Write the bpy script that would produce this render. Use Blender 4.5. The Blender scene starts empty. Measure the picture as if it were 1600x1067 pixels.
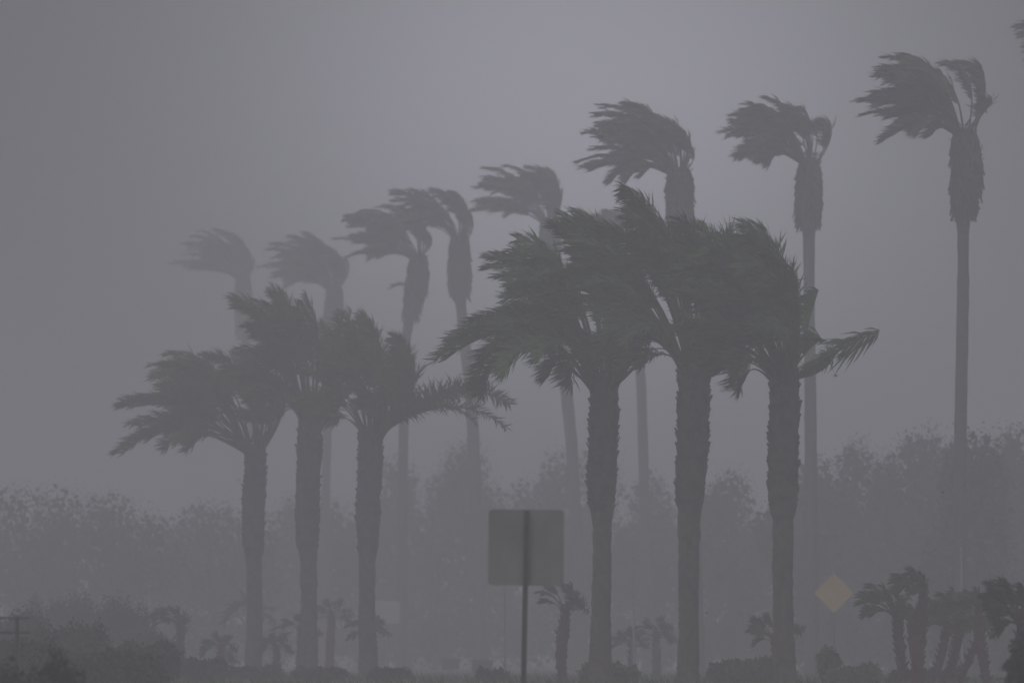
import bpy, math, random
import numpy as np
from mathutils import Vector
random.seed(7)
RNG = np.random.default_rng(7)
R = math.radians
SC = bpy.context.scene
COL = SC.collection

# ------------------------------------------------------------------ camera
FPX = 9200.0                 # focal length in pixels of a 1600 px wide picture
HORIZON = 1030.0             # picture row of the horizon
CAM_Z = 1.6
PITCH = math.atan((HORIZON - 533.5) / FPX)
cam_data = bpy.data.cameras.new('camera')
cam_data.sensor_width = 36
cam_data.lens = 36 * FPX / 1600
cam_data.clip_start = 0.5
cam_data.clip_end = 6000
cam_data.dof.use_dof = True
cam_data.dof.focus_distance = 98
cam_data.dof.aperture_fstop = 2.7
cam = bpy.data.objects.new('camera', cam_data)
cam.location = (0, 0, CAM_Z)
cam.rotation_euler = (math.pi / 2 + PITCH, 0, 0)
COL.objects.link(cam)
SC.camera = cam

# ------------------------------------------------------------------ light
SUN_EL, SUN_AZ = R(52), R(-155)     # flat storm light from behind the camera
world = bpy.data.worlds.new('World')
SC.world = world
world.use_nodes = True
wn, wl = world.node_tree.nodes, world.node_tree.links
wn.clear()
sky = wn.new('ShaderNodeTexSky')
sky.sky_type = 'NISHITA'
sky.sun_disc = False
sky.sun_elevation = SUN_EL
sky.sun_rotation = SUN_AZ
sky.dust_density = 4
tc = wn.new('ShaderNodeTexCoord')
noi = wn.new('ShaderNodeTexNoise')
noi.inputs['Scale'].default_value = 3.0
noi.inputs['Detail'].default_value = 5
wl.new(tc.outputs['Generated'], noi.inputs['Vector'])
dot = wn.new('ShaderNodeVectorMath'); dot.operation = 'DOT_PRODUCT'
GL_AZ, GL_EL = R(0.7), R(4.4)
GLOW = (math.sin(GL_AZ) * math.cos(GL_EL), math.cos(GL_AZ) * math.cos(GL_EL), math.sin(GL_EL))
dot.inputs[1].default_value = GLOW
wl.new(tc.outputs['Generated'], dot.inputs[0])
pw = wn.new('ShaderNodeMath'); pw.operation = 'MAXIMUM'; pw.inputs[1].default_value = 0.0
wl.new(dot.outputs['Value'], pw.inputs[0])
pw2 = wn.new('ShaderNodeMath'); pw2.operation = 'POWER'; pw2.inputs[1].default_value = 560
wl.new(pw.outputs[0], pw2.inputs[0])
# a closed rain cloud: dark towards the horizon, brighter overhead, with one thin patch ahead
SKY_LOW, SKY_UP, SKY_PATCH = 0.0, 0.665, 0.60
sep = wn.new('ShaderNodeSeparateXYZ'); wl.new(tc.outputs['Generated'], sep.inputs[0])
zc = wn.new('ShaderNodeMath'); zc.operation = 'MAXIMUM'; zc.inputs[1].default_value = 0.0
wl.new(sep.outputs['Z'], zc.inputs[0])
m0 = wn.new('ShaderNodeMath'); m0.operation = 'MULTIPLY_ADD'
m0.inputs[1].default_value = SKY_UP; m0.inputs[2].default_value = SKY_LOW
wl.new(zc.outputs[0], m0.inputs[0])
m1 = wn.new('ShaderNodeMath'); m1.operation = 'MULTIPLY_ADD'
m1.inputs[1].default_value = SKY_PATCH
wl.new(pw2.outputs[0], m1.inputs[0]); wl.new(m0.outputs[0], m1.inputs[2])
m2 = wn.new('ShaderNodeMath'); m2.operation = 'MULTIPLY_ADD'
m2.inputs[1].default_value = 0.35; m2.inputs[2].default_value = 0.83
wl.new(noi.outputs['Fac'], m2.inputs[0])
m3 = wn.new('ShaderNodeMath'); m3.operation = 'MULTIPLY'
wl.new(m1.outputs[0], m3.inputs[0]); wl.new(m2.outputs[0], m3.inputs[1])
cl = wn.new('ShaderNodeVectorMath'); cl.operation = 'SCALE'
cl.inputs[0].default_value = (9.95, 9.8, 11.3)
wl.new(m3.outputs[0], cl.inputs['Scale'])
mix = wn.new('ShaderNodeMixRGB'); mix.inputs['Fac'].default_value = 0.94
hs = wn.new('ShaderNodeHueSaturation'); hs.inputs['Saturation'].default_value = 0.15
hs.inputs['Value'].default_value = 0.4
wl.new(sky.outputs[0], hs.inputs['Color']); wl.new(hs.outputs[0], mix.inputs[1]); wl.new(cl.outputs[0], mix.inputs[2])
bg = wn.new('ShaderNodeBackground'); bg.inputs['Strength'].default_value = 0.1
wl.new(mix.outputs[0], bg.inputs['Color'])
wo = wn.new('ShaderNodeOutputWorld')
wl.new(bg.outputs[0], wo.inputs['Surface'])

sun_data = bpy.data.lights.new('sun', 'SUN')
sun_data.energy = 0.5
sun_data.angle = R(16)
sun_data.color = (1.0, 0.97, 0.90)
sun = bpy.data.objects.new('sun', sun_data)
sd = Vector((math.sin(SUN_AZ) * math.cos(SUN_EL), math.cos(SUN_AZ) * math.cos(SUN_EL), math.sin(SUN_EL)))
sun.rotation_euler = sd.to_track_quat('Z', 'Y').to_euler()
COL.objects.link(sun)

vs = SC.view_settings
vs.view_transform = 'Standard'; vs.look = 'None'; vs.gamma = 1; vs.use_curve_mapping = False
vs.exposure = 0.0
cy = SC.cycles
cy.use_denoising = True
cy.denoiser = 'OPENIMAGEDENOISE'
cy.volume_bounces = 2
cy.max_bounces = 4
cy.diffuse_bounces = 2
cy.glossy_bounces = 1
cy.transmission_bounces = 1
cy.caustics_reflective = False
cy.caustics_refractive = False
SC.render.filter_size = 1.9

HAZE_DENSITY = 0.0069

# ------------------------------------------------------------------ helpers
def P(px, py, Y):
    """world point seen at photograph pixel (px, py) when it stands Y metres away"""
    v = 533.5 - py
    ang = PITCH + math.atan(v / FPX)
    d = math.sqrt(1 + (v / FPX) ** 2)          # distance along the tilted ray
    s = Y / math.cos(ang)
    x = (px - 800) / FPX * s / d
    return np.array((x, Y, CAM_Z + Y * math.tan(ang)))

def ground_z(x, y):
    t = np.clip((y - 64) / 20.0, 0, 1)
    return 1.18 * t * t * (3 - 2 * t)

def link(o):
    COL.objects.link(o); return o

def mesh_obj(name, verts, faces, mat, parent=None, smooth=False):
    me = bpy.data.meshes.new(name)
    me.from_pydata([tuple(v) for v in np.asarray(verts).tolist()], [], faces)
    me.materials.append(mat)
    if smooth:
        me.polygons.foreach_set('use_smooth', [True] * len(me.polygons))
    me.update()
    o = bpy.data.objects.new(name, me)
    link(o)
    if parent: o.parent = parent
    return o

def tag(o, label, cat, group=None):
    o['label'] = label; o['category'] = cat
    if group: o['group'] = group
    return o

def thing(name, loc, label, cat, group=None):
    o = bpy.data.objects.new(name, None)
    o.location = [float(c) for c in loc]
    link(o)
    return tag(o, label, cat, group)

def nrm(v):
    return v / (np.linalg.norm(v, axis=-1, keepdims=True) + 1e-9)

def material(name, c1, c2, scale=3.0, rough=0.8, bump=0.0, stretch=(1, 1, 1), spec=0.3, random_obj=0.0):
    m = bpy.data.materials.new(name); m.use_nodes = True
    n, l = m.node_tree.nodes, m.node_tree.links
    b = n['Principled BSDF']
    b.inputs['Roughness'].default_value = rough
    b.inputs['Specular IOR Level'].default_value = spec
    t = n.new('ShaderNodeTexCoord'); mp = n.new('ShaderNodeMapping')
    mp.inputs['Scale'].default_value = stretch
    nz = n.new('ShaderNodeTexNoise'); nz.inputs['Scale'].default_value = scale; nz.inputs['Detail'].default_value = 6
    l.new(t.outputs['Object'], mp.inputs[0]); l.new(mp.outputs[0], nz.inputs['Vector'])
    r = n.new('ShaderNodeValToRGB')
    r.color_ramp.elements[0].position = 0.33; r.color_ramp.elements[0].color = (*c1, 1)
    r.color_ramp.elements[1].position = 0.68; r.color_ramp.elements[1].color = (*c2, 1)
    l.new(nz.outputs['Fac'], r.inputs[0])
    out = r.outputs[0]
    if random_obj:
        oi = n.new('ShaderNodeObjectInfo')
        hs = n.new('ShaderNodeHueSaturation')
        ma = n.new('ShaderNodeMath'); ma.operation = 'MULTIPLY_ADD'
        ma.inputs[1].default_value = random_obj; ma.inputs[2].default_value = 1 - random_obj / 2
        l.new(oi.outputs['Random'], ma.inputs[0]); l.new(ma.outputs[0], hs.inputs['Value'])
        l.new(out, hs.inputs['Color']); out = hs.outputs[0]
    l.new(out, b.inputs['Base Color'])
    if bump:
        bp = n.new('ShaderNodeBump'); bp.inputs['Strength'].default_value = bump
        l.new(nz.outputs['Fac'], bp.inputs['Height']); l.new(bp.outputs[0], b.inputs['Normal'])
    return m

M_FROND = material('palm_green', (.030, .052, .004), (.090, .125, .014), 5, .6, random_obj=.9)
M_FROND_FAR = material('tall_palm_green', (.045, .055, .022), (.10, .11, .048), 5, .7, random_obj=.6)
M_DATE_TRUNK = material('date_palm_bark', (.052, .043, .034), (.135, .115, .088), 7, .9, .5)
M_TALL_TRUNK = material('tall_palm_bark', (.08, .072, .068), (.15, .135, .13), 5, .9, .4, (1, 1, 6))
M_THATCH = material('dead_thatch', (.050, .042, .036), (.12, .10, .085), 8, .9, .4, (3, 3, 1))
M_RED_STEM = material('reddish_palm_stem', (.06, .022, .026), (.14, .05, .06), 9, .9, .4)
M_SMALL = material('small_palm_green', (.035, .045, .022), (.075, .09, .042), 6, .6, random_obj=.7)
M_TREE = material('tree_leaves', (.045, .055, .030), (.09, .105, .055), 1.2, .7)
M_BARK = material('tree_bark', (.05, .043, .037), (.11, .095, .08), 4, .9, .4)
M_SHRUB = material('shrub_leaves', (.045, .062, .024), (.12, .14, .05), 4, .6)
M_DARK = material('dark_shrub_leaves', (.022, .028, .018), (.05, .06, .034), 3, .7)

# ------------------------------------------------------------------ setting
def build_ground():
    xs = np.concatenate([np.linspace(-438, -60, 20), np.linspace(-54, 54, 55), np.linspace(60, 438, 20)])
    ys = np.concatenate([np.linspace(-55, 55, 23), np.linspace(58, 330, 137), np.linspace(340, 888, 28)])
    X, Yg = np.meshgrid(xs, ys)
    Z = ground_z(X, Yg) + RNG.normal(0, .018, X.shape)
    v = np.stack([X, Yg, Z], -1).reshape(-1, 3)
    nx = len(xs)
    f = [(j * nx + i, j * nx + i + 1, (j + 1) * nx + i + 1, (j + 1) * nx + i) for j in range(len(ys) - 1) for i in range(nx - 1)]
    m = material('wet_pale_ground', (.060, .062, .055), (.11, .11, .10), .08, .6)
    o = mesh_obj('ground', v, f, m, smooth=True); o['kind'] = 'structure'
build_ground()

def build_grass():
    """rough grass tufts where the ground rises under the palms"""
    n = 15000
    x = RNG.uniform(-14, 14, n); y = RNG.uniform(84, 150, n)
    x *= y / 110
    z = ground_z(x, y)
    b = np.stack([x, y, z - .02], -1)
    h = RNG.uniform(.05, .22, n)
    w = RNG.uniform(.008, .02, n)
    lean = RNG.uniform(-.9, .0, n) * h
    a = RNG.uniform(0, math.pi, n)
    dx = np.stack([np.cos(a) * w, np.sin(a) * w, np.zeros(n)], -1)
    top = b + np.stack([lean, RNG.normal(0, .3, n) * h, h], -1)
    v = np.stack([b - dx, b + dx, top], 1).reshape(-1, 3)
    f = [(3 * i, 3 * i + 1, 3 * i + 2) for i in range(n)]
    o = mesh_obj('grass', v, f, M_SHRUB); o['kind'] = 'stuff'
    o['label'] = 'rough grass blown flat along the ground below the palms'
build_grass()

# ------------------------------------------------------------------ plant parts
WIND = np.array((-1.0, 0.12, 0.02))
TORN = np.array((-.80, 0.1, -.62))

def tube(pts, rad, sides=6, wob=0.0):
    pts = np.asarray(pts, float); n = len(pts)
    tg = nrm(np.gradient(pts, axis=0))
    ref = np.array((0, 1.0, 0.02))
    a = nrm(np.cross(tg, ref)); b = np.cross(tg, a)
    an = np.arange(sides) / sides * 2 * math.pi
    rr = np.asarray(rad, float)[:, None] * (1 + RNG.normal(0, wob, (n, sides)) if wob else np.ones((n, sides)))
    v = pts[:, None, :] + rr[..., None] * (np.cos(an)[None, :, None] * a[:, None, :] + np.sin(an)[None, :, None] * b[:, None, :])
    v = v.reshape(-1, 3)
    f = []
    for i in range(n - 1):
        for k in range(sides):
            k2 = (k + 1) % sides
            f.append((i * sides + k, i * sides + k2, (i + 1) * sides + k2, (i + 1) * sides + k))
    f.append(tuple(range(sides))[::-1]); f.append(tuple((n - 1) * sides + k for k in range(sides)))
    return v, f

def frond_geometry(p0, p1, p2, pairs, pet, llen, lw, wind=.8, rach=.022, fwd=.55, side=.75, p3=None, drop=.25, windv=None):
    """a feather leaf: a bent midrib and two rows of leaflets growing out of its flanks, streaming downwind"""
    def bez(t):
        t = t[:, None]
        if p3 is None:
            return (1 - t) ** 2 * p0 + 2 * t * (1 - t) * p1 + t * t * p2
        return (1 - t) ** 3 * p0 + 3 * t * (1 - t) ** 2 * p1 + 3 * t * t * (1 - t) * p2 + t ** 3 * p3
    npet = 5
    tb = np.linspace(pet, 1, pairs + 1)
    tb[1:-1] += RNG.normal(0, .22 / pairs, pairs - 1) * (1 - pet)
    ta = np.concatenate([np.linspace(0, pet, npet + 1)[:-1], tb])
    pos = bez(ta)
    T = nrm(bez(ta + .01) - bez(ta - .01))
    upv = nrm(np.array((RNG.normal(0, .5), RNG.normal(0, .8), 1.0)))
    S = nrm(np.cross(T, upv)); N = np.cross(S, T)
    rr = (rach * (1.08 - .93 * ta))[:, None]
    ring = np.stack([pos + N * rr, pos + S * rr - N * rr * .4, pos - S * rr - N * rr * .4], 1)
    n = len(ta)
    faces = []
    for i in range(n - 1):
        for k in range(3):
            k2 = (k + 1) % 3
            faces.append((i * 3 + k, i * 3 + k2, (i + 1) * 3 + k2, (i + 1) * 3 + k))
    verts = [ring.reshape(-1, 3)]
    base = n * 3
    t = ta[npet:-1]; T = T[npet:-1]; S = S[npet:-1]; N = N[npet:-1]
    u = (t - pet) / (1 - pet + 1e-6)
    L = llen * np.minimum(1, .30 + u * 3.2) * (1 - .5 * u ** 3)
    W = nrm(WIND if windv is None else windv)
    # leaflets bunch and twist together here and there
    for s, k in ((1, 1), (-1, 2)):
        j = RNG.normal(0, 1, (pairs, 3)) * .13
        bunch = .22 * np.sin(u * RNG.uniform(14, 30) + RNG.uniform(0, 6))[:, None]
        wk = wind * RNG.uniform(.65, 1.35, pairs)[:, None] * (1 + bunch)
        d = nrm(s * S * side + T * (fwd + .35 * u[:, None] + bunch) + N * .2 + W * wk + j)
        d2 = nrm(d + W * wk * .6 + np.array((0, 0, -drop)) + j * .8)
        l = (L * RNG.uniform(.65, 1.12, pairs))[:, None]
        r0 = ring[npet:-1, k]; r1 = ring[npet + 1:, k]
        mid = (r0 + r1) / 2 + d * l * .5
        wd = nrm(r1 - r0 + RNG.normal(0, .4, (pairs, 3)) * .02)
        wd = nrm(wd - d * np.sum(wd * d, axis=1, keepdims=True) * .8)
        tip = mid + d2 * l * .5
        vv = np.stack([mid - wd * lw * .5, mid + wd * lw * .5, tip], 1).reshape(-1, 3)
        verts.append(vv)
        for i in range(pairs):
            a, b, o = (npet + i) * 3 + k, (npet + i + 1) * 3 + k, base + i * 3
            faces.append((a, b, o + 1, o)); faces.append((o, o + 1, o + 2))
        base += len(vv)
    return np.concatenate(verts), faces

def crown(root, origin, base_px, Y, keys, n, spread, pairs, pet, llen, lw, mat, wind=.8, rach=.022,
          jit=.05, smin=.7, name='frond', fwd=.55, side=.75, brad=.12, fill=None, petlen=None, smax=1.0, keyrep=1):
    """fronds set round the top of a trunk; keys are the outermost ones as (tip, bend) picture points"""
    pxm = FPX / Y
    b0 = P(*base_px, Y)
    K = [(P(a, b, Y), P(c, d, Y)) for a, b, c, d in keys]
    lmax = max(np.linalg.norm(k[0] - b0) for k in K) * .95
    made = 0
    for q in range(n):
        if q < len(K) * keyrep:
            tip, ctl = K[q % len(K)]; s = 1.0 if q < len(K) else .95; jj = jit * (.3 if q < len(K) else .7)
        else:
            u = RNG.uniform(0, (fill or len(K) - 1) - .001); i = int(u); w = u - i
            tip = K[i][0] * (1 - w) + K[i + 1][0] * w; ctl = K[i][1] * (1 - w) + K[i + 1][1] * w
            s = RNG.uniform(smin, smax); jj = jit
        tip = b0 + (tip - b0) * s; ctl = b0 + (ctl - b0) * (s * .5 + .5)
        ln = np.linalg.norm(tip - b0)
        dy = math.sqrt(max(0.04, lmax ** 2 - ln ** 2)) * spread * RNG.uniform(-1, 1)
        tip = tip + np.array((0, dy, 0)) + RNG.normal(0, jj * lmax, 3)
        ctl = ctl + np.array((0, dy * .6, 0)) + RNG.normal(0, jj * lmax * .7, 3)
        dirx = ctl[0] - b0[0]
        off = np.array((np.clip(dirx, -1, 1) * brad, np.clip(dy, -1, 1) * brad, RNG.uniform(-.12, .12) * brad * 6))
        p0 = b0 + off
        chord = np.linalg.norm(ctl - p0) + np.linalg.norm(tip - ctl)
        npairs = max(10, int(pairs * min(1.15, chord / (lmax * 1.1))))
        pp = pet if petlen is None else min(.62, petlen * RNG.uniform(.85, 1.15) / chord)
        v, f = frond_geometry(p0, ctl, tip, npairs, pp, llen, lw, wind, rach, fwd, side)
        mesh_obj(name, v - origin, f, mat, root)
        made += 1

def trunk_profile(prof, Y):
    """prof: (row, centre column, width) in picture units, top to bottom"""
    rows = np.array([p[0] for p in prof], float)
    pts = [P(p[1], p[0], Y) for p in prof]
    wid = np.array([p[2] for p in prof]) / FPX * Y / 2
    # carry on down to the ground
    last, prev = pts[-1], pts[-2]
    gz = float(ground_z(last[0], Y)) - .1
    if last[2] > gz:
        dirn = (last - prev) / max(1e-6, abs(last[2] - prev[2]))
        dirn[0] = np.clip(dirn[0], -.25, .25) * .5
        nb = last + np.array((dirn[0] * (last[2] - gz), 0, gz - last[2]))
        pts.append(nb); wid = np.append(wid, wid[-1] * 1.12)
    pts = np.array(pts)
    return pts, wid

def build_trunk(root, origin, prof, Y, mat, sides=14, wob=.03, step=.12, slim=1.0):
    pts, wid = trunk_profile(prof, Y)
    wid = wid * slim
    z = pts[:, 2]
    n = max(6, int((z[0] - z[-1]) / step))
    zz = np.linspace(z[0], z[-1], n)
    o = np.argsort(z)
    x = np.interp(zz, z[o], pts[o, 0]); w = np.interp(zz, z[o], wid[o])
    cen = np.stack([x, np.full(n, Y), zz], -1)
    w = w * (1 + RNG.normal(0, wob, n))
    v, f = tube(cen, w, sides, wob)
    mesh_obj('trunk', v - origin, f, mat, root)
    return cen, w

def boots(root, origin, cen, w, z_hi, z_lo, rows, per, length, width, out, up, mat, name='leaf_bases'):
    """stubs of cut or dead leaves set in a spiral round the trunk"""
    V, F = [], []
    z = cen[:, 2]; o = np.argsort(z)
    k = 0
    for r in range(rows):
        zc = z_hi + (z_lo - z_hi) * r / max(1, rows - 1)
        xc = np.interp(zc, z[o], cen[o, 0]); rc = np.interp(zc, z[o], w[o])
        for q in range(per):
            a = (q + .5 * (r % 2) + RNG.uniform(-.25, .25)) / per * 2 * math.pi
            rad = np.array((math.cos(a), math.sin(a), 0)); tan = np.array((-math.sin(a), math.cos(a), 0))
            L = length * RNG.uniform(.55, 1.35); wd = width * RNG.uniform(.7, 1.2)
            p = np.array((xc, cen[0, 1], zc + RNG.uniform(-.03, .03))) + rad * rc * .93
            ou = out * RNG.uniform(.5, 1.5)
            d = nrm(rad * ou + np.array((0, 0, up)) + tan * RNG.normal(0, .2))
            tip = p + d * L
            th = nrm(np.cross(d, tan)) * wd * .35
            V += [p - tan * wd * .5, p + tan * wd * .5, tip + tan * wd * .28 + th * .3, tip - tan * wd * .28 + th * .3,
                  p + th * 1.4, tip + th]
            F += [(k, k + 1, k + 2, k + 3), (k + 1, k + 4, k + 5, k + 2), (k + 4, k, k + 3, k + 5), (k + 2, k + 5, k + 3)]
            k += 6
    ob = mesh_obj(name, np.array(V) - origin, F, mat, root)
    ob['kind'] = 'stuff'
    return ob

# ------------------------------------------------------------------ the six date palms
def date_palm(label, base, Y, prof, keys, n, group, thin_row, fill=None):
    pts, _ = trunk_profile(prof, Y)
    origin = np.array((pts[-1][0], Y, float(ground_z(pts[-1][0], Y))))
    t = thing('date_palm', origin, label, 'palm tree', group)
    cen, w = build_trunk(t, origin, prof, Y, M_DATE_TRUNK, slim=.87)
    zb = P(0, thin_row, Y)[2]
    ztop = cen[0, 2]
    boots(t, origin, cen, w, ztop + .05, zb, int((ztop - zb) / .075), 13, .13, .11, .42, 1.0, M_DATE_TRUNK)
    boots(t, origin, cen, w, zb - .05, cen[-1, 2] + .1, int((zb - cen[-1, 2]) / .12), 12, .06, .10, .35, 1.0, M_DATE_TRUNK, 'leaf_scars')
    crown(t, origin, base, Y, keys, int(n * .88), .8, 82, .30, .50, .028, M_FROND, wind=.62, rach=.024, jit=.03, smin=.58, smax=.90, side=.78, keyrep=2, brad=.20, fill=fill, petlen=1.05)
    return t, origin

G1 = 'date palms of the right-hand clump'
date_palm('date palm with shaggy trunk just right of the sign, fronds drooping far left', (943, 600), 100,
    [(596, 944, 48), (640, 944, 52), (700, 942, 52), (760, 940, 50), (785, 939, 47), (812, 941, 34), (880, 941, 33), (960, 939, 35), (1030, 938, 42), (1067, 937, 50)],
    [(742, 608, 775, 470), (682, 562, 810, 455), (700, 530, 830, 450), (735, 505, 850, 450), (790, 475, 880, 430), (798, 452, 880, 425),
     (762, 425, 880, 385), (765, 400, 880, 390), (805, 378, 900, 375), (865, 352, 930, 350), (882, 338, 960, 350), (902, 330, 985, 360), (930, 350, 1010, 390),
     (960, 380, 1040, 430), (990, 440, 1050, 500), (1000, 500, 1045, 540), (940, 480, 1000, 520), (900, 520, 990, 560), (856, 590, 885, 520), (840, 560, 880, 500)],
    92, G1, 800)
date_palm('tallest date palm of the right clump, one frond spiking up above its crown', (1083, 572), 97,
    [(566, 1084, 54), (610, 1084, 57), (680, 1083, 57), (740, 1080, 56), (765, 1078, 52), (800, 1077, 40), (900, 1076, 37), (980, 1076, 36), (1067, 1075, 42)],
    [(1000, 568, 1030, 520), (930, 560, 1000, 470), (880, 480, 990, 430), (870, 430, 980, 390), (880, 380, 1000, 350), (910, 345, 1020, 345), (975, 340, 1045, 340), (972, 292, 1065, 350),
     (985, 310, 1070, 360), (1010, 350, 1085, 370), (1050, 360, 1110, 375), (1085, 358, 1140, 340), (1128, 385, 1130, 340), (1150, 400, 1140, 370), (1110, 420, 1170, 420), (1120, 470, 1180, 470),
     (1100, 520, 1160, 520), (1190, 520, 1150, 540), (1150, 562, 1130, 525), (1060, 500, 1110, 520)],
    96, G1, 790)
t, org = date_palm('rightmost date palm of the clump, one torn frond reaching out right', (1225, 595), 94,
    [(592, 1224, 52), (640, 1226, 53), (700, 1224, 51), (760, 1223, 53), (795, 1223, 51), (812, 1224, 37), (900, 1223, 36), (980, 1224, 37), (1040, 1226, 40), (1067, 1229, 44)],
    [(1095, 560, 1165, 520), (1120, 575, 1170, 535), (1060, 520, 1160, 490), (1040, 460, 1180, 440), (1060, 420, 1190, 400), (1090, 395, 1210, 380), (1152, 375, 1235, 345), (1160, 352, 1245, 370),
     (1158, 380, 1255, 370), (1175, 400, 1272, 400), (1165, 440, 1275, 430), (1180, 480, 1265, 470), (1170, 520, 1255, 500), (1205, 460, 1252, 440), (1150, 530, 1210, 520)],
    88, G1, 800, fill=12)
def extra_frond(t, org, Y, pts, pairs, pet, llen, wind, lw=.032, side=.5, fwd=.2, rach=.024, mat=None, dy=(0, 0, 0, 0), drop=.25, windv=None):
    q = [P(a, b, Y + d) for (a, b), d in zip(pts, dy)]
    v, f = frond_geometry(q[0], q[1], q[2], pairs, pet, llen, lw, wind, rach, fwd, side, q[3] if len(q) > 3 else None, drop, windv)
    return mesh_obj('frond', v - org, f, mat or M_FROND, t)
extra_frond(t, org, 94, [(1240, 590), (1290, 560), (1330, 535), (1374, 515)], 40, .58, .66, 1.2, side=.5, fwd=-.1, drop=.1, windv=TORN)
extra_frond(t, org, 94, [(1240, 590), (1275, 568), (1295, 556), (1313, 545)], 60, .3, .38, 1.0, dy=(0, -.5, -.8, -1), drop=.2, windv=TORN)
extra_frond(t, org, 94, [(1240, 592), (1270, 590), (1300, 575), (1308, 548)], 60, .25, .40, 1.2, dy=(0, -.2, -.4, -.4))
extra_frond(t, org, 94, [(1238, 588), (1255, 545), (1262, 500), (1279, 453)], 42, .55, .36, 1.1, dy=(0, .2, .4, .5))
extra_frond(t, org, 94, [(1235, 585), (1262, 540), (1285, 525), (1292, 532)], 60, .3, .46, 1.1, dy=(0, .1, .2, .2))

G2 = 'date palms of the left-hand clump'
date_palm('leftmost date palm, its longest frond trailing down to the left', (398, 700), 137,
    [(695, 399, 36), (740, 399, 38), (800, 396, 40), (850, 396, 38), (880, 397, 28), (960, 398, 28), (1040, 396, 31), (1067, 395, 33)],
    [(286, 697, 325, 640), (178, 710, 255, 635), (200, 665, 290, 630), (184, 634, 290, 600), (192, 625, 300, 605), (250, 606, 320, 590), (237, 590, 320, 555), (240, 572, 330, 545), (262, 556, 350, 540),
     (320, 556, 400, 550), (365, 550, 430, 570), (400, 570, 450, 600), (430, 600, 455, 630), (440, 640, 450, 650), (400, 630, 450, 650), (330, 640, 370, 620)],
    84, G2, 868)
date_palm('middle date palm of the left clump, fronds raised high and combed left', (482, 660), 132,
    [(655, 484, 40), (700, 484, 43), (760, 481, 42), (830, 480, 41), (850, 480, 38), (875, 482, 29), (960, 483, 29), (1067, 483, 33)],
    [(395, 620, 430, 590), (350, 590, 430, 560), (370, 545, 440, 530), (385, 510, 440, 500), (368, 480, 440, 480), (365, 462, 440, 480), (398, 470, 450, 490), (425, 446, 470, 500), (440, 455, 480, 510),
     (476, 462, 510, 520), (500, 500, 520, 560), (545, 482, 530, 570), (550, 540, 550, 580), (560, 600, 540, 620), (530, 655, 520, 620), (440, 600, 480, 620)],
    86, G2, 860)
t, org = date_palm('rightmost date palm of the left clump, two fronds stretched out right', (577, 685), 127,
    [(680, 579, 41), (720, 579, 43), (790, 575, 42), (830, 575, 42), (850, 575, 38), (872, 574, 29), (960, 573, 29), (1067, 575, 33)],
    [(500, 660, 535, 630), (470, 630, 530, 600), (460, 580, 540, 570), (500, 540, 560, 560), (545, 500, 585, 560), (562, 490, 610, 530), (575, 492, 620, 560), (600, 560, 625, 590), (618, 528, 660, 560),
     (632, 530, 665, 590), (640, 560, 670, 610), (610, 600, 640, 620), (560, 600, 600, 630), (600, 640, 620, 650)],
    74, G2, 862)
extra_frond(t, org, 127, [(590, 680), (650, 625), (730, 585), (797, 632)], 80, .16, .5, .25, side=.7, fwd=.5)
extra_frond(t, org, 127, [(590, 682), (650, 640), (720, 610), (790, 668)], 80, .16, .5, .25, side=.7, fwd=.5, dy=(0, .4, .8, 1))
extra_frond(t, org, 127, [(590, 680), (640, 640), (690, 615), (740, 655)], 80, .16, .5, .3, side=.7, fwd=.5, dy=(0, -.4, -.8, -1))
extra_frond(t, org, 127, [(588, 682), (640, 635), (700, 600), (760, 605)], 80, .16, .5, .3, side=.7, fwd=.5, dy=(0, -.5, -1.2, -1.6))

# ------------------------------------------------------------------ the row of tall palms
def tall_palm(label, base, Y, prof, keys, n, skirt, loose=(), fill=None):
    pts, _ = trunk_profile(prof, Y)
    origin = np.array((pts[-1][0], Y, float(ground_z(pts[-1][0], Y))))
    t = thing('tall_palm', origin, label, 'palm tree', 'tall palms in the row behind')
    cen, w = build_trunk(t, origin, prof, Y, M_TALL_TRUNK, 12, .02, .25, slim=.85)
    z1, z2 = P(0, skirt[0], Y)[2], P(0, skirt[1], Y)[2] + .22
    boots(t, origin, cen, w, z1, z2, int((z1 - z2) / .10), 15, .28, .13, .30, -1.0, M_THATCH, 'dead_skirt')
    boots(t, origin, cen, w, z1 + .1, z2 + (z1 - z2) * .5, int((z1 - z2) / .28), 9, .15, .07, .7, .5, M_THATCH, 'leaf_bases')
    crown(t, origin, base, Y, keys, n, .8, 50, .40, .52, .045, M_FROND_FAR, wind=.95, rach=.024, jit=.035, smin=.6, fwd=.8, side=.6, brad=.15, fill=fill, petlen=.72)
    for lf in loose:
        extra_frond(t, origin, Y, lf, 30, .12, .34, .7, rach=.055, mat=M_FROND_FAR)
    return t

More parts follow.
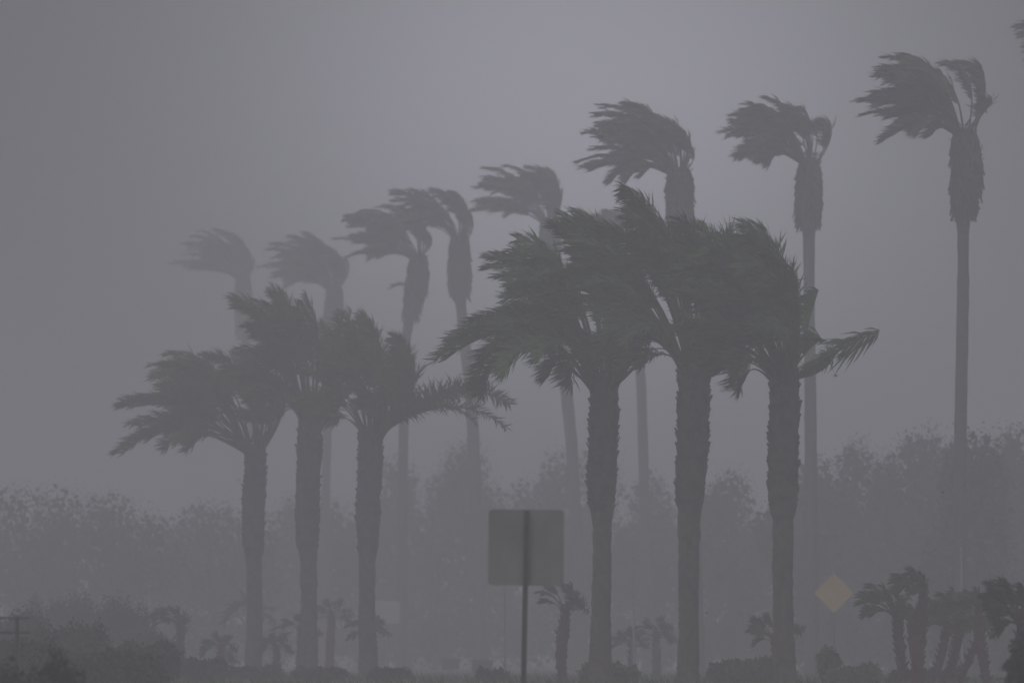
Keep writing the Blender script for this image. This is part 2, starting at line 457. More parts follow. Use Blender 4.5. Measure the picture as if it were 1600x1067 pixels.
tall_palm('nearest tall palm, standing alone at the right with a thick shaggy collar', (1507, 212), 129,
    [(200, 1507, 32), (225, 1508, 42), (250, 1511, 50), (290, 1509, 48), (320, 1506, 36), (345, 1505, 27), (360, 1505, 21), (450, 1505, 22), (560, 1503, 23), (650, 1501, 23), (760, 1500, 24)],
    [(1382, 218, 1440, 172), (1400, 205, 1450, 175), (1440, 200, 1470, 180), (1352, 184, 1430, 160), (1343, 160, 1430, 150), (1352, 158, 1440, 140), (1376, 150, 1450, 135), (1372, 122, 1450, 110),
     (1380, 112, 1455, 95), (1384, 88, 1460, 85), (1410, 86, 1480, 90), (1440, 100, 1500, 100), (1470, 105, 1530, 100), (1490, 100, 1572, 88), (1500, 98, 1565, 100),
     (1553, 158, 1530, 180), (1545, 165, 1528, 185)], 60, (205, 345), fill=10)
tall_palm('tall palm second from right, its fronds curled over the top of a narrow neck', (1265, 256), 152,
    [(246, 1265, 26), (262, 1265, 32), (290, 1264, 42), (320, 1263, 41), (345, 1263, 36), (360, 1264, 22), (450, 1264, 20), (600, 1266, 21), (700, 1267, 23)],
    [(1190, 255, 1215, 222), (1150, 250, 1185, 212), (1165, 232, 1210, 210), (1130, 208, 1190, 192), (1145, 195, 1200, 185), (1160, 178, 1215, 170), (1165, 165, 1225, 160), (1195, 157, 1250, 162),
     (1230, 170, 1270, 180), (1258, 172, 1275, 200), (1262, 190, 1290, 180), (1275, 190, 1325, 185), (1285, 205, 1310, 195), (1300, 215, 1288, 238), (1240, 210, 1265, 220)], 56, (250, 358), fill=8)
tall_palm('tall palm third from right with fronds streaming left in separate layers', (1062, 272), 152,
    [(262, 1062, 34), (280, 1062, 40), (310, 1062, 43), (345, 1063, 40), (380, 1064, 26), (420, 1066, 22), (600, 1076, 22), (760, 1084, 23)],
    [(955, 285, 985, 238), (985, 270, 1010, 245), (910, 262, 990, 240), (904, 248, 985, 225), (925, 235, 1000, 225), (945, 222, 1010, 215), (915, 205, 1000, 195), (935, 195, 1010, 180), (930, 180, 1010, 165),
     (938, 164, 1020, 160), (975, 165, 1050, 170), (1010, 175, 1075, 180), (1035, 190, 1092, 190), (1050, 215, 1100, 215), (1086, 238, 1086, 250), (1040, 230, 1075, 240)], 66, (266, 385), fill=13)
tall_palm('tall palm right of the middle pair, flat topped crown above the big clump', (858, 350), 196,
    [(340, 858, 26), (365, 859, 32), (400, 860, 34), (440, 862, 30), (460, 865, 21), (560, 880, 22), (690, 893, 22)],
    [(740, 332, 800, 312), (750, 322, 810, 308), (790, 330, 825, 318), (745, 316, 805, 300), (765, 300, 820, 290), (745, 293, 800, 280), (752, 278, 810, 270), (758, 263, 820, 262), (790, 265, 850, 262),
     (825, 268, 870, 262), (845, 266, 890, 265), (855, 285, 892, 290), (872, 305, 880, 325), (830, 300, 860, 310)], 50, (346, 455))
tall_palm('tall palm with a straight diamond shaped collar, crown overlapping its left neighbour', (718, 376), 198,
    [(368, 718, 26), (385, 718, 33), (420, 718, 38), (445, 718, 32), (466, 718, 28), (475, 720, 19), (540, 727, 20), (600, 734, 21), (690, 740, 22)],
    [(630, 348, 675, 332), (640, 335, 685, 322), (615, 312, 670, 302), (613, 300, 670, 294), (640, 297, 690, 296), (675, 302, 720, 300), (700, 303, 745, 305), (715, 320, 752, 325), (738, 345, 745, 360), (690, 340, 715, 345)],
    46, (372, 468))
tall_palm('tall palm leaning left with one broken leaf hanging off its collar', (653, 404), 200,
    [(396, 654, 24), (420, 653, 33), (445, 650, 35), (475, 644, 26), (500, 639, 20), (530, 635, 16), (600, 632, 17), (700, 630, 18)],
    [(545, 400, 600, 380), (570, 392, 620, 378), (525, 374, 590, 370), (548, 372, 605, 362), (540, 345, 600, 335), (545, 338, 605, 325), (565, 326, 630, 320), (600, 322, 660, 322), (625, 330, 680, 335), (640, 350, 690, 355),
     (672, 372, 685, 385), (620, 370, 650, 375)], 52, (400, 500), loose=([(645, 452), (630, 436), (612, 451)],))
tall_palm('tall palm second from left, squat crown right above the raised fronds of the clump', (522, 455), 230,
    [(446, 523, 20), (465, 522, 28), (490, 520, 30), (520, 518, 24), (545, 516, 15), (620, 513, 15), (720, 510, 16)],
    [(430, 435, 475, 420), (405, 415, 470, 410), (440, 418, 490, 412), (418, 392, 470, 380), (425, 382, 480, 372), (450, 370, 500, 366), (480, 368, 530, 370), (500, 385, 545, 388), (540, 402, 552, 425), (500, 420, 525, 430)],
    54, (450, 520))
tall_palm('leftmost and faintest tall palm, a single thin frond flying out left', (380, 436), 262,
    [(428, 380, 18), (445, 380, 25), (475, 380, 27), (505, 381, 27), (535, 384, 17), (560, 387, 14), (640, 392, 14)],
    [(262, 412, 330, 405), (275, 410, 335, 408), (300, 415, 345, 408), (290, 400, 340, 390), (288, 385, 340, 375), (298, 368, 345, 362), (330, 357, 375, 355), (350, 365, 400, 370), (370, 385, 408, 385), (392, 400, 398, 420), (350, 400, 380, 410)],
    64, (432, 530))
tall_palm('tall palm mostly hidden behind the right clump, only crown tip and slim stem visible', (985, 398), 196,
    [(390, 985, 24), (420, 987, 32), (470, 990, 24), (500, 994, 18), (600, 1002, 18), (740, 1006, 19)],
    [(900, 375, 950, 355), (910, 355, 955, 340), (925, 340, 970, 332), (945, 333, 990, 332), (960, 345, 1000, 345), (990, 370, 1000, 380), (950, 370, 970, 380)], 34, (394, 480))
tall_palm('palm almost wholly beyond the right edge, one frond tip showing at the top', (1700, 120), 135,
    [(112, 1700, 34), (140, 1701, 48), (220, 1702, 46), (280, 1702, 24), (600, 1702, 25)],
    [(1596, 42, 1650, 15), (1598, 58, 1655, 30), (1620, 90, 1660, 60), (1615, 20, 1670, 0), (1690, 10, 1740, 10), (1740, 60, 1735, 90)], 34, (116, 280))

# ------------------------------------------------------------------ small palms in the planting
def small_palm(label, base, Y, prof, keys, n, mat_stem=M_RED_STEM, wind=.8, group='small palms in the planting below', llen=.22, pairs=24, pet=.45, spread=.9, mat=M_SMALL):
    if Y > 110:
        Y *= 1.13
    pts, _ = trunk_profile(prof, Y)
    origin = np.array((pts[-1][0], Y, float(ground_z(pts[-1][0], Y))))
    t = thing('small_palm', origin, label, 'small palm', group)
    cen, w = build_trunk(t, origin, prof, Y, mat_stem, 10, .05, .10, slim=.82)
    z1, z2 = cen[0, 2], cen[-1, 2] + .1
    boots(t, origin, cen, w, z1, z2, max(3, int((z1 - z2) / .09)), 9, .09, .06, .5, .9, mat_stem, 'leaf_bases')
    crown(t, origin, base, Y, keys, max(len(keys) + 2, int(n * .72)), spread, pairs, pet, llen, .022, mat, wind=wind, rach=.009, jit=.04, smin=.6, brad=.04, name='frond')
    return t

small_palm('lone small palm with a swollen stem standing just right of the sign post', (882, 956), 108,
    [(950, 883, 9), (965, 883, 16), (985, 880, 22), (1010, 878, 21), (1035, 877, 18), (1067, 879, 14)],
    [(848, 942, 862, 935), (842, 925, 862, 920), (858, 915, 870, 915), (878, 910, 888, 915), (895, 914, 898, 925), (908, 930, 900, 930), (919, 955, 905, 935), (900, 940, 892, 940)], 26)
small_palm('small palm at the left of the right-edge thicket, wide crown on a slim stem', (1400, 965), 92,
    [(960, 1401, 11), (975, 1403, 16), (1000, 1404, 18), (1030, 1408, 17), (1067, 1413, 16)],
    [(1350, 965, 1375, 940), (1340, 945, 1370, 930), (1345, 928, 1375, 925), (1356, 915, 1380, 920), (1380, 915, 1395, 925), (1400, 918, 1410, 930), (1420, 935, 1415, 935), (1428, 965, 1422, 945), (1395, 940, 1402, 945)], 30)
small_palm('highest small palm of the right-edge thicket, crown whipped over to the left', (1440, 928), 90,
    [(922, 1444, 9), (940, 1443, 15), (965, 1440, 20), (1000, 1436, 25), (1030, 1434, 20), (1067, 1433, 20)],
    [(1408, 925, 1418, 905), (1396, 910, 1415, 900), (1400, 898, 1420, 893), (1420, 893, 1440, 893), (1432, 895, 1452, 898), (1440, 905, 1455, 910), (1425, 925, 1448, 915), (1415, 910, 1435, 908)], 30, wind=1.0)
small_palm('short palm wedged between two taller ones, stem bending right as it drops', (1424, 978), 93,
    [(972, 1424, 10), (988, 1425, 17), (1010, 1428, 19), (1067, 1438, 16)],
    [(1406, 968, 1414, 955), (1412, 950, 1418, 950), (1426, 948, 1428, 955), (1438, 958, 1434, 960), (1436, 975, 1434, 968)], 14)
small_palm('small palm with stem leaning down left, left of the crossed stems', (1478, 988), 95,
    [(983, 1479, 10), (995, 1477, 14), (1020, 1472, 15), (1045, 1465, 14), (1067, 1459, 12)],
    [(1444, 978, 1460, 965), (1450, 962, 1465, 955), (1462, 950, 1472, 955), (1485, 955, 1485, 965), (1500, 968, 1492, 965), (1505, 985, 1495, 972), (1470, 970, 1475, 972)], 26)
small_palm('small palm leaning beside its twin, rounder crown topping the thicket middle', (1500, 975), 92,
    [(970, 1500, 11), (985, 1499, 15), (1010, 1495, 16), (1040, 1488, 14), (1067, 1479, 13)],
    [(1460, 960, 1478, 945), (1452, 942, 1475, 935), (1470, 930, 1485, 930), (1488, 923, 1495, 932), (1508, 928, 1508, 938), (1525, 942, 1515, 942), (1528, 965, 1515, 955), (1490, 945, 1495, 950)], 30)
small_palm('small palm on the upright stem of the crossed pair near the right edge', (1528, 955), 90,
    [(948, 1528, 10), (965, 1529, 15), (990, 1531, 19), (1020, 1534, 16), (1067, 1542, 15)],
    [(1492, 950, 1510, 940), (1500, 935, 1515, 932), (1527, 925, 1528, 935), (1542, 935, 1536, 938), (1555, 945, 1542, 945), (1515, 975, 1515, 960), (1545, 975, 1540, 960)], 24)
small_palm('small palm whose stem crosses low and slants off to the left', (1534, 995), 91.5,
    [(988, 1532, 10), (1005, 1526, 14), (1030, 1514, 14), (1050, 1505, 13), (1067, 1497, 12)],
    [(1500, 990, 1515, 980), (1510, 975, 1520, 975), (1530, 968, 1532, 975), (1550, 975, 1542, 980), (1555, 992, 1545, 985)], 14)
small_palm('dark bushy palm cut off by the right edge, above the spiky plant', (1592, 975), 72,
    [(965, 1593, 14), (990, 1596, 22), (1030, 1600, 24), (1067, 1603, 22)],
    [(1562, 990, 1572, 965), (1556, 965, 1570, 945), (1545, 950, 1565, 930), (1540, 930, 1560, 920), (1548, 912, 1570, 912), (1572, 910, 1585, 915), (1600, 915, 1600, 925), (1625, 925, 1610, 930), (1640, 960, 1620, 940), (1580, 940, 1588, 945)], 48, mat=M_DARK)
small_palm('umbrella shaped small palm standing apart left of the left clump', (278, 975), 112,
    [(968, 280, 8), (980, 281, 10), (1000, 282, 11), (1030, 283, 12), (1067, 283, 13)],
    [(238, 985, 255, 960), (232, 970, 252, 950), (245, 956, 262, 948), (262, 950, 275, 950), (280, 952, 285, 958), (292, 968, 288, 960), (292, 985, 288, 970), (255, 968, 268, 962)], 26, wind=.7)
small_palm('small palm tucked behind the leftmost clump trunk, a leaf arching down left', (400, 962), 142,
    [(955, 400, 9), (975, 400, 12), (1010, 400, 14), (1067, 400, 14)],
    [(353, 972, 368, 935), (362, 950, 378, 930), (385, 930, 393, 938), (405, 935, 405, 945), (420, 950, 412, 948), (428, 968, 415, 955)], 18, wind=.6, llen=.45)
small_palm('low rounded palm growing between the umbrella palm and the left clump', (345, 1015), 118,
    [(1010, 345, 10), (1030, 345, 13), (1067, 346, 14)],
    [(318, 1025, 328, 1005), (320, 1005, 332, 998), (340, 990, 343, 998), (362, 995, 358, 1002), (372, 1015, 362, 1008), (370, 1035, 362, 1018)], 24)
small_palm('small palm whose crown fills the gap between middle and right trunks', (518, 965), 136,
    [(958, 518, 10), (975, 518, 13), (1010, 516, 15), (1067, 514, 16)],
    [(478, 985, 492, 962), (470, 965, 490, 950), (492, 948, 503, 945), (512, 936, 520, 942), (535, 938, 534, 948), (548, 955, 540, 952), (552, 975, 542, 965), (505, 955, 512, 955)], 30)
small_palm('small palm with crown spilling over the foot of the middle trunk', (470, 985), 125,
    [(980, 470, 10), (1000, 470, 13), (1067, 468, 14)],
    [(432, 1005, 448, 985), (425, 985, 445, 972), (445, 968, 458, 968), (468, 960, 472, 970), (490, 968, 486, 975), (505, 990, 492, 980)], 26)
small_palm('small palm behind the right foot of the left clump', (582, 985), 124,
    [(978, 582, 10), (1000, 583, 13), (1067, 585, 14)],
    [(545, 1000, 560, 980), (542, 980, 560, 968), (565, 965, 574, 968), (585, 962, 588, 970), (602, 972, 596, 978), (612, 992, 598, 984)], 26)
small_palm('low palm in the shrubs below the leftmost trunk', (432, 1015), 120,
    [(1010, 432, 9), (1030, 432, 12), (1067, 432, 13)],
    [(405, 1025, 415, 1005), (408, 1000, 420, 996), (430, 990, 433, 1000), (450, 1000, 444, 1002), (460, 1018, 448, 1010)], 20)
small_palm('small palm between the first two trunks of the right clump', (988, 1012), 118,
    [(1005, 988, 9), (1020, 987, 12), (1067, 985, 14)],
    [(955, 1015, 970, 998), (950, 1000, 968, 990), (968, 988, 978, 990), (985, 982, 990, 990), (1005, 990, 1000, 995), (1015, 1010, 1003, 1003)], 24, mat_stem=M_DATE_TRUNK)
small_palm('small palm close against the middle trunk of the right clump', (1025, 998), 119,
    [(990, 1025, 9), (1010, 1025, 13), (1035, 1026, 15), (1067, 1027, 14)],
    [(992, 998, 1005, 982), (995, 982, 1010, 972), (1012, 968, 1020, 974), (1035, 966, 1036, 976), (1052, 980, 1044, 980), (1060, 1000, 1046, 990)], 26, mat_stem=M_DATE_TRUNK)
small_palm('small palm peeping out on both sides of the rightmost clump trunk', (1212, 1005), 106,
    [(1000, 1212, 10), (1020, 1212, 13), (1067, 1212, 14)],
    [(1182, 1005, 1194, 990), (1172, 985, 1190, 975), (1178, 968, 1195, 965), (1200, 962, 1208, 970), (1230, 970, 1226, 978), (1256, 984, 1238, 980), (1240, 1000, 1230, 990)], 28)

# ------------------------------------------------------------------ broadleaf trees and shrubs
def leaf_cloud(lobes, n, size, wind=.3, core=3.6):
    """leaf-sized faces through the volume of several uneven lobes: big overlapping sprays
    inside, fine separate leaves outside; lobes: (centre, radii)"""
    C = np.array([l[0] for l in lobes]); RD = np.array([l[1] for l in lobes])
    vol = RD[:, 0] * RD[:, 2]; pr = vol / vol.sum()
    out = []
    for part in (0, 1):
        m = int(n * (.22 if part == 0 else .78))
        idx = RNG.choice(len(lobes), m, p=pr)
        d = nrm(RNG.normal(0, 1, (m, 3)))
        if part == 0:
            r = RNG.uniform(0, 1, m) ** .5 * .80
            dd = d * r[:, None]; sz = size * core
        else:
            kn = 22 * len(lobes)
            kd = nrm(RNG.normal(0, 1, (kn, 3))); kl = RNG.integers(0, 22, m) + idx * 22
            r = np.minimum(np.abs(RNG.normal(.82, .13, m)), 1.06)
            dd = nrm(d * .8 + kd[kl] * .8) * r[:, None]
            dd *= (1 + .14 * np.sin(kl * 12.9))[:, None]; sz = size
        p = C[idx] + dd * RD[idx]
        p[:, 2] = np.maximum(p[:, 2], .02)
        a = nrm(RNG.normal(0, 1, (m, 3)) + np.array((-wind * 2, 0, 0)))
        b = nrm(np.cross(a, RNG.normal(0, 1, (m, 3))))
        s = (sz * RNG.uniform(.5, 1.4, m))[:, None]
        out.append(np.stack([p, p + a * s * .5 + b * s * .36, p + a * s * 1.1, p + a * s * .5 - b * s * .36], 1).reshape(-1, 3))
    v = np.concatenate(out)
    f = np.arange(len(v)).reshape(-1, 4).tolist()
    return v, f

def broad_tree(label, px, top, Y, half, n=5200, group='broadleaf trees in the mist behind', mat=M_TREE, size=.34, airy=0):
    """px, top: middle column and top row of the crown; half: half width in picture units"""
    tp = P(px, top, Y); gz = float(ground_z(0, Y))
    hw = half / FPX * Y
    H = tp[2] - gz
    origin = np.array((tp[0], Y, gz))
    t = thing('broadleaf_tree', origin, label, 'tree', group)
    th = H * .42
    pts = [np.array((0, 0, -.1)), np.array((.1, 0, th * .5)), np.array((-.15, .1, th)), np.array((-.3, 0, H * .75))]
    v, f = tube(np.array(pts), [hw * .07 + .08, hw * .055 + .06, hw * .045 + .04, .05], 8, .05)
    mesh_obj('trunk', v, f, M_BARK, t)
    lobes = []
    for k in range(9):
        a = k / 9 * 2 * math.pi + RNG.uniform(-.3, .3)
        rr = hw * RNG.uniform(.40, .80)
        zc = H * RNG.uniform(.38, .78)
        c = np.array((math.cos(a) * rr - .2, math.sin(a) * rr, zc))
        rad = np.array((hw * RNG.uniform(.30, .55), hw * .45, H * RNG.uniform(.13, .24)))
        lobes.append((c, rad))
        lv, lf = tube(np.array([(-.15, .1, th * .8), c * .55 + np.array((0, 0, th * .35)), c]), [hw * .035 + .04, hw * .02 + .03, .02], 5)
        mesh_obj('limb', lv, lf, M_BARK, t)
    lobes.append((np.array((-hw * .15, 0, H * .80)), np.array((hw * .5, hw * .5, H * .17))))
    lobes.append((np.array((-hw * .1, 0, H * .5)), np.array((hw * .9, hw * .7, H * .30))))
    lobes.append((np.array((0, 0, H * .22)), np.array((hw * 1.0, hw * .7, H * .24))))
    for sx in (-.65, 0, .65):
        lobes.append((np.array((hw * sx, 0, H * .10)), np.array((hw * .42, hw * .4, H * .13))))
        lobes.append((np.array((hw * sx, .3, H * .16)), np.array((hw * .42, hw * .4, H * .12))))
    v, f = leaf_cloud(lobes, n, size)
    mesh_obj('crown', v, f, mat, t)
    return t

TREES = [
    ('misty tree at the right edge, tallest of the dark mass there', 1600, 640, 142, 85),
    ('misty tree just left of the lone tall palm stem', 1440, 655, 146, 80),
    ('misty tree right of the lone tall palm stem at the end of the mass', 1525, 655, 127, 70),
    ('misty tree with thin twiggy top at the left end of the right mass', 1350, 665, 150, 80),
    ('lower misty tree between the right clump and the twiggy one', 1270, 700, 149, 80),
    ('low misty tree between the middle and right trunks of the right clump', 1155, 712, 160, 85),
    ('misty tree between the first two trunks of the right clump', 1030, 720, 176, 90),
    ('pale misty tree above the sign, right of its centre', 890, 680, 181, 95),
    ('pale misty tree above the sign, highest of the pale middle group', 745, 660, 184, 90),
    ('pale misty tree just right of the left clump', 635, 685, 194, 85),
    ('misty tree behind the three trunks of the left clump', 500, 745, 195, 120),
    ('misty tree left of the leftmost clump trunk', 340, 765, 182, 125),
    ('dark misty tree second from the left edge', 190, 748, 170, 130),
    ('dark misty tree at the left edge, broad and hardly visible', 50, 735, 168, 130),
]
for lb, px, top, Y, half in TREES:
    broad_tree(lb, px, top, Y * (1.2 if px > 450 else 1.15), half, n=28000, size=.052 if px < 450 else .06)

def build_treeline():
    """the far wood behind, one low continuous mass"""
    V, F, k = [], [], 0
    lobes = []
    for i in range(34):
        x = -46 + i * 2.8 + RNG.uniform(-.8, .8); y = 262 + RNG.uniform(-8, 12)
        h = RNG.uniform(5.5, 8.5)
        lobes.append((np.array((x, y, 1.2 + h * .45)), np.array((2.8, 2.5, h * .52))))
    v, f = leaf_cloud(lobes, 30000, .18)
    v[:, 2] = np.maximum(v[:, 2], 1.1)
    o = mesh_obj('treeline', v, f, M_TREE); o['kind'] = 'stuff'
    o['label'] = 'far wood behind the palms reading as one dim mass'
build_treeline()

def shrub(label, px, top, Y, half, n, mat, size=.06, group='shrubs along the ground', lobesn=5, bottom=1075):
    tp = P(px, top, Y); gz = float(ground_z(0, Y)); hw = half / FPX * Y; H = max(.25, tp[2] - gz)
    origin = np.array((tp[0], Y, gz))
    t = thing('shrub', origin, label, 'shrub', group)
    lobes = []
    for k in range(lobesn):
        x = (k + .5) / lobesn * 2 - 1
        lobes.append((np.array((x * hw * .7, RNG.uniform(-.3, .3) * hw, H * RNG.uniform(.4, .58))),
                      np.array((hw / lobesn * 1.5, hw * .5, H * RNG.uniform(.38, .48)))))
        sv, sf = tube(np.array([(x * hw * .3, 0, -.05), lobes[-1][0] * np.array((.8, .8, .6)), lobes[-1][0]]), [.035, .025, .01], 5)
        mesh_obj('stem', sv, sf, M_BARK, t)
    lobes.append((np.array((0, 0, H * .35)), np.array((hw * .9, hw * .6, H * .36))))
    v, f = leaf_cloud(lobes, int(n * 2.2), size, core=2.0)
    mesh_obj('foliage', v, f, mat, t)
    return t

shrub('yellow green shrub mounded in front of the rightmost clump trunk', 1172, 1030, 104, 74, 5200, M_SHRUB)
shrub('low olive shrub between the diamond sign and the right-edge thicket', 1337, 1040, 103, 46, 3200, M_SHRUB)
shrub('narrow upright shrub below the diamond sign', 1297, 1014, 104, 15, 1500, M_SHRUB, lobesn=2)
shrub('low shrub at the feet of the right-edge thicket', 1450, 1055, 98, 70, 2400, M_DARK, .055)
shrub('low shrub at the foot of the first trunk of the right clump', 955, 1057, 104, 50, 1800, M_SHRUB, .1)
shrub('low scrubby weeds behind the sign post', 770, 1058, 112, 30, 700, M_DARK, .055)
shrub('low shrub below the right trunk of the left clump', 610, 1056, 116, 40, 1600, M_DARK, .055)
shrub('dark shrub under the middle trunk of the left clump', 500, 1044, 118, 50, 3000, M_DARK, .055)
shrub('dark shrub under the leftmost clump trunk', 400, 1040, 118, 50, 3000, M_DARK, .055)
shrub('dark low shrub mass right of the umbrella palm', 315, 1028, 112, 50, 3200, M_DARK, .055)
shrub('dark tall shrub with a broad domed top right of the crossbar post', 135, 914, 138, 68, 7000, M_DARK, .055)
shrub('dark shrub whose flat top joins the domed one on its left', 68, 928, 140, 46, 4800, M_DARK, .055)
shrub('dark shrub sloping down from the dome towards the umbrella palm', 198, 930, 134, 46, 4800, M_DARK, .055)
shrub('dark shrub between the dome and the umbrella palm stem', 245, 985, 122, 50, 4200, M_DARK)
shrub('broad dark shrub rising behind the crossbars at the left edge', 10, 950, 112, 80, 8000, M_DARK)
shrub('dark shrub right of the crossbar post, in front of the domed one', 110, 968, 98, 75, 8000, M_DARK)
shrub('dark shrub in front of the sloping one, left of the umbrella palm', 220, 1000, 96, 70, 7000, M_DARK)
shrub('dark low shrub in the bottom left corner around the crossbar post', 30, 992, 84, 90, 10000, M_DARK)
shrub('dark low shrub filling the foreground below the domed one', 175, 1018, 82, 95, 10000, M_DARK)
shrub('nearest dark shrub, only its top showing at the bottom left', 60, 1014, 56, 110, 10000, M_DARK)

shrub('dark dense shrub in the bottom right corner behind the spiky plant', 1606, 985, 58, 34, 6000, M_DARK, .055)

def spiky_plant():
    Y = 58; c = P(1602, 1062, Y); gz = float(ground_z(0, Y))
    origin = np.array((c[0], Y, gz))
    t = thing('spiky_plant', origin, 'dark spiky rosette plant in the bottom right corner', 'plant')
    for k in range(46):
        a = RNG.uniform(0, 2 * math.pi); e = R(RNG.uniform(5, 80))
        L = RNG.uniform(.24, .40)
        d = np.array((math.cos(a) * math.cos(e), math.sin(a) * math.cos(e), math.sin(e)))
        wv = nrm(np.cross(d, (0, 0, 1))) * .022; nv = nrm(np.cross(wv, d)) * .012
        b = np.array((0, 0, max(.04, c[2] - gz)))
        m = b + d * L * .6; tip = b + d * L + np.array((-.04, 0, -.02))
        V = [b - wv, b + wv, b - nv, m + wv * .8, m - wv * .8, m - nv, tip]
        F = [(0, 1, 3, 4), (1, 2, 5, 3), (2, 0, 4, 5), (4, 3, 6), (3, 5, 6), (5, 4, 6)]
        mesh_obj('blade', np.array(V), F, M_DARK, t)
    v, f = tube(np.array([(0, 0, -.05), (0, 0, max(.06, c[2] - gz) + .05)]), [.09, .07], 10)
    mesh_obj('stem', v, f, M_BARK, t)
spiky_plant()

# ------------------------------------------------------------------ signs and posts
def rounded_plate(w, h, r, th, n=6):
    pts = []
    for cx, cz, a0 in ((w / 2 - r, h / 2 - r, 0), (-w / 2 + r, h / 2 - r, 90), (-w / 2 + r, -h / 2 + r, 180), (w / 2 - r, -h / 2 + r, 270)):
        for k in range(n + 1):
            a = R(a0 + 90 * k / n); pts.append((cx + r * math.cos(a), cz + r * math.sin(a)))
    m = len(pts)
    V = [(x, -th / 2, z) for x, z in pts] + [(x, th / 2, z) for x, z in pts]
    F = [tuple(range(m)), tuple(range(2 * m - 1, m - 1, -1))]
    F += [(i, i + m, (i + 1) % m + m, (i + 1) % m) for i in range(m)]
    return np.array(V), F

def box(cx, cy_, cz, sx, sy, sz):
    V = [(cx + a * sx / 2, cy_ + b * sy / 2, cz + c * sz / 2) for a in (-1, 1) for b in (-1, 1) for c in (-1, 1)]
    F = [(0, 1, 3, 2), (4, 6, 7, 5), (0, 4, 5, 1), (2, 3, 7, 6), (0, 2, 6, 4), (1, 5, 7, 3)]
    return V, F

def join(parts):
    V, F = [], []
    for v, f in parts:
        k = len(V); V += [tuple(p) for p in v]; F += [tuple(i + k for i in q) for q in f]
    return np.array(V), F

M_ALU = material('weathered_sign_back', (.19, .19, .165), (.28, .28, .25), 3, .7, .0, (1, 1, .6), .4)
M_POST = material('galvanised_post', (.07, .075, .065), (.13, .13, .12), 12, .6, .1)
M_BOLT = material('bolt_steel', (.10, .10, .09), (.2, .2, .19), 20, .4)
M_YEL = material('warning_yellow', (.46, .31, .08), (.56, .39, .11), 3, .5)
M_PALE = material('pale_panel', (.42, .42, .43), (.52, .52, .53), 2, .5)
M_PALEPOLE = material('pale_pole_paint', (.30, .30, .32), (.36, .36, .38), 4, .4)
M_DKSIGN = material('dull_maroon_board', (.06, .04, .045), (.10, .07, .08), 4, .6)

def big_sign():
    Y = 59.0
    c = P(822, 855, Y); gz = 0.0
    foot = P(818, 1067, Y)
    slope = (c[0] - foot[0]) / (c[2] - foot[2])
    origin = np.array((c[0] - slope * c[2], Y, gz))
    t = thing('road_sign', origin, 'square road sign seen from behind on a single steel post', 'road sign')
    w = 118 / FPX * Y; h = 118.5 / FPX * Y
    rel = c - origin
    v, f = rounded_plate(w, h, .05, .004, 8)
    o = mesh_obj('panel', v, f, M_ALU, t); o.location = rel + np.array((0, .03, 0)); o.rotation_euler = (0, R(.5), R(1.5))
    v2, f2 = join([box(0, 0, 0, .026, .004, 1), box(-.015, -.011, 0, .004, .026, 1), box(.015, -.011, 0, .004, .026, 1),
                   box(-.0215, -.025, 0, .009, .003, 1), box(.0215, -.025, 0, .009, .003, 1)])
    ztop = rel[2] + h / 2 - .012; L = ztop + .3
    v2 = np.array(v2); zz = (v2[:, 2] + .5) * L - .3; v2[:, 2] = zz; v2[:, 0] += slope * zz
    mesh_obj('post', v2, f2, M_POST, t)
    for dz in (.27, 0, -.27):
        z = rel[2] + dz
        a = np.arange(6) / 6 * 2 * math.pi
        V = [(.011 * math.cos(q), -.012, .011 * math.sin(q)) for q in a] + [(.011 * math.cos(q), -.002, .011 * math.sin(q)) for q in a]
        F = [tuple(range(6)), tuple(range(11, 5, -1))] + [(i, (i + 1) % 6, (i + 1) % 6 + 6, i + 6) for i in range(6)]
        b = mesh_obj('bolt', V, F, M_BOLT, t); b.location = (slope * z, 0, z)
big_sign()

def post_sign(name, label, cat, cx, cyy, Y, wpx, hpx, mat, diamond=False, post_mat=M_POST, group=None, border=None):
    c = P(cx, cyy, Y); gz = float(ground_z(0, Y))
    origin = np.array((c[0], Y, gz)); t = thing(name, origin, label, cat, group)
    w, h = wpx / FPX * Y, hpx / FPX * Y
    v, f = rounded_plate(w, h, min(w, h) * .06, .004)
    o = mesh_obj('panel', v, f, mat, t); o.location = (0, -.04, c[2] - gz)
    if diamond: o.rotation_euler = (0, R(45), 0)
    v, f = tube(np.array([(0, 0, -.3), (0, 0, c[2] - gz + h * .45)]), [.028, .028], 8)
    mesh_obj('post', v, f, post_mat, t)
post_sign('warning_sign', 'orange yellow diamond warning sign dim in the rain, between trunk and thicket', 'road sign', 1303, 926, 149, 44, 44, M_YEL, True)
post_sign('pale_sign', 'pale square panel barely visible right of the left clump', 'sign', 606, 956, 160, 37, 36, M_PALE, post_mat=M_PALEPOLE)
post_sign('low_board', 'smaller dull board low on the ground left of the sign post', 'board', 704, 1037, 175, 27, 17, M_DKSIGN, group='low dull boards by the ground')
post_sign('low_board', 'larger dull board low on the ground nearest the sign post', 'board', 754, 1041, 160, 32, 21, M_DKSIGN, group='low dull boards by the ground')

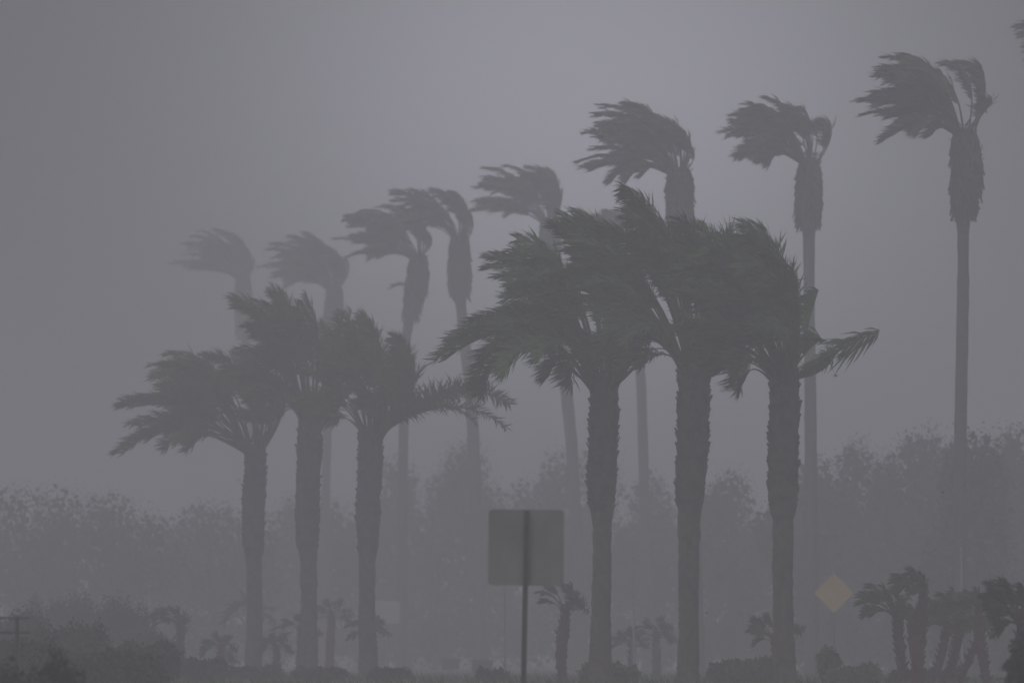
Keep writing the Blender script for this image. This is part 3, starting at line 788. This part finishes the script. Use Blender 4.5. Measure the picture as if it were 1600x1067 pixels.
def pale_pole(label, px, top, Y):
    c = P(px, top, Y); gz = float(ground_z(0, Y)); origin = np.array((c[0], Y, gz))
    t = thing('slim_pole', origin, label, 'pole', 'slim pale poles in the mist')
    H = c[2] - gz
    v, f = tube(np.array([(0, 0, -.2), (0, 0, H * .5), (0, 0, H)]), [.022, .018, .013], 8)
    mesh_obj('shaft', v, f, M_PALEPOLE, t)
    v, f = tube(np.array([(0, 0, H - .01), (0, 0, H + .02), (0, 0, H + .05)]), [.013, .026, .006], 8)
    mesh_obj('finial', v, f, M_PALEPOLE, t)
pale_pole('slim pale pole between the first two trunks of the right clump', 990, 872, 112)
pale_pole('slim pale pole rising just under the square sign, left of its post', 789, 905, 112)
pale_pole('slim pale pole behind the right-edge thicket', 1502, 858, 120)

def crossbar_post():
    Y = 62.0
    c = P(27, 962, Y); gz = float(ground_z(0, Y)); origin = np.array((c[0], Y, gz)); k = Y / FPX
    t = thing('crossbar_post', origin, 'dark post with two crossbars at the bottom left corner', 'post')
    H = c[2] - gz
    v, f = box(0, 0, H / 2 - .1, 6 * k, .045, H + .2); mesh_obj('upright', v, f, M_POST, t)
    x0, x1 = P(-26, 962, Y)[0] - c[0], P(48, 962, Y)[0] - c[0]
    for row, th in ((965, 3.5), (988, 4)):
        z = P(27, row, Y)[2] - gz
        v, f = box((x0 + x1) / 2, -.032, z, x1 - x0, .018, th * k); mesh_obj('crossbar', v, f, M_POST, t)
    v, f = box(x0 + .02, 0, H / 2 - .1, 5 * k, .045, H + .2); mesh_obj('upright', v, f, M_POST, t)
crossbar_post()

def flying_leaf(label, px, py, Y, s):
    c = P(px, py, Y)
    V = np.array([(-s, 0, 0), (-s * .2, .01, s * .55), (s, 0, s * .1), (s * .1, -.01, -s * .5), (0, s * .25, s * .05)])
    F = [(0, 4, 1), (1, 4, 2), (2, 4, 3), (3, 4, 0)]
    o = mesh_obj('flying_leaf', V, F, M_DARK); o.location = c
    tag(o, label, 'leaf', 'torn leaves in the air')
flying_leaf('torn leaf in the air just right of the right clump trunk', 1306, 587, 70, .026)
flying_leaf('torn leaf in the air left of the lone palm stem', 1473, 769, 70, .020)
flying_leaf('torn leaf in the air near the foot of the right clump', 1104, 957, 70, .015)

# ------------------------------------------------------------------ haze
def build_haze():
    v, f = box(0, 418, 10.3, 900, 960, 22.6)
    m = bpy.data.materials.new('rain_haze'); m.use_nodes = True
    n, l = m.node_tree.nodes, m.node_tree.links
    n.clear()
    pv = n.new('ShaderNodeVolumePrincipled')
    pv.inputs['Color'].default_value = (.97, .97, .97, 1)
    pv.inputs['Density'].default_value = HAZE_DENSITY
    pv.inputs['Anisotropy'].default_value = 0.5
    out = n.new('ShaderNodeOutputMaterial')
    l.new(pv.outputs[0], out.inputs['Volume'])
    o = mesh_obj('haze', v, f, m); o['kind'] = 'stuff'
    o['label'] = 'driving rain and mist over the whole place'
build_haze()
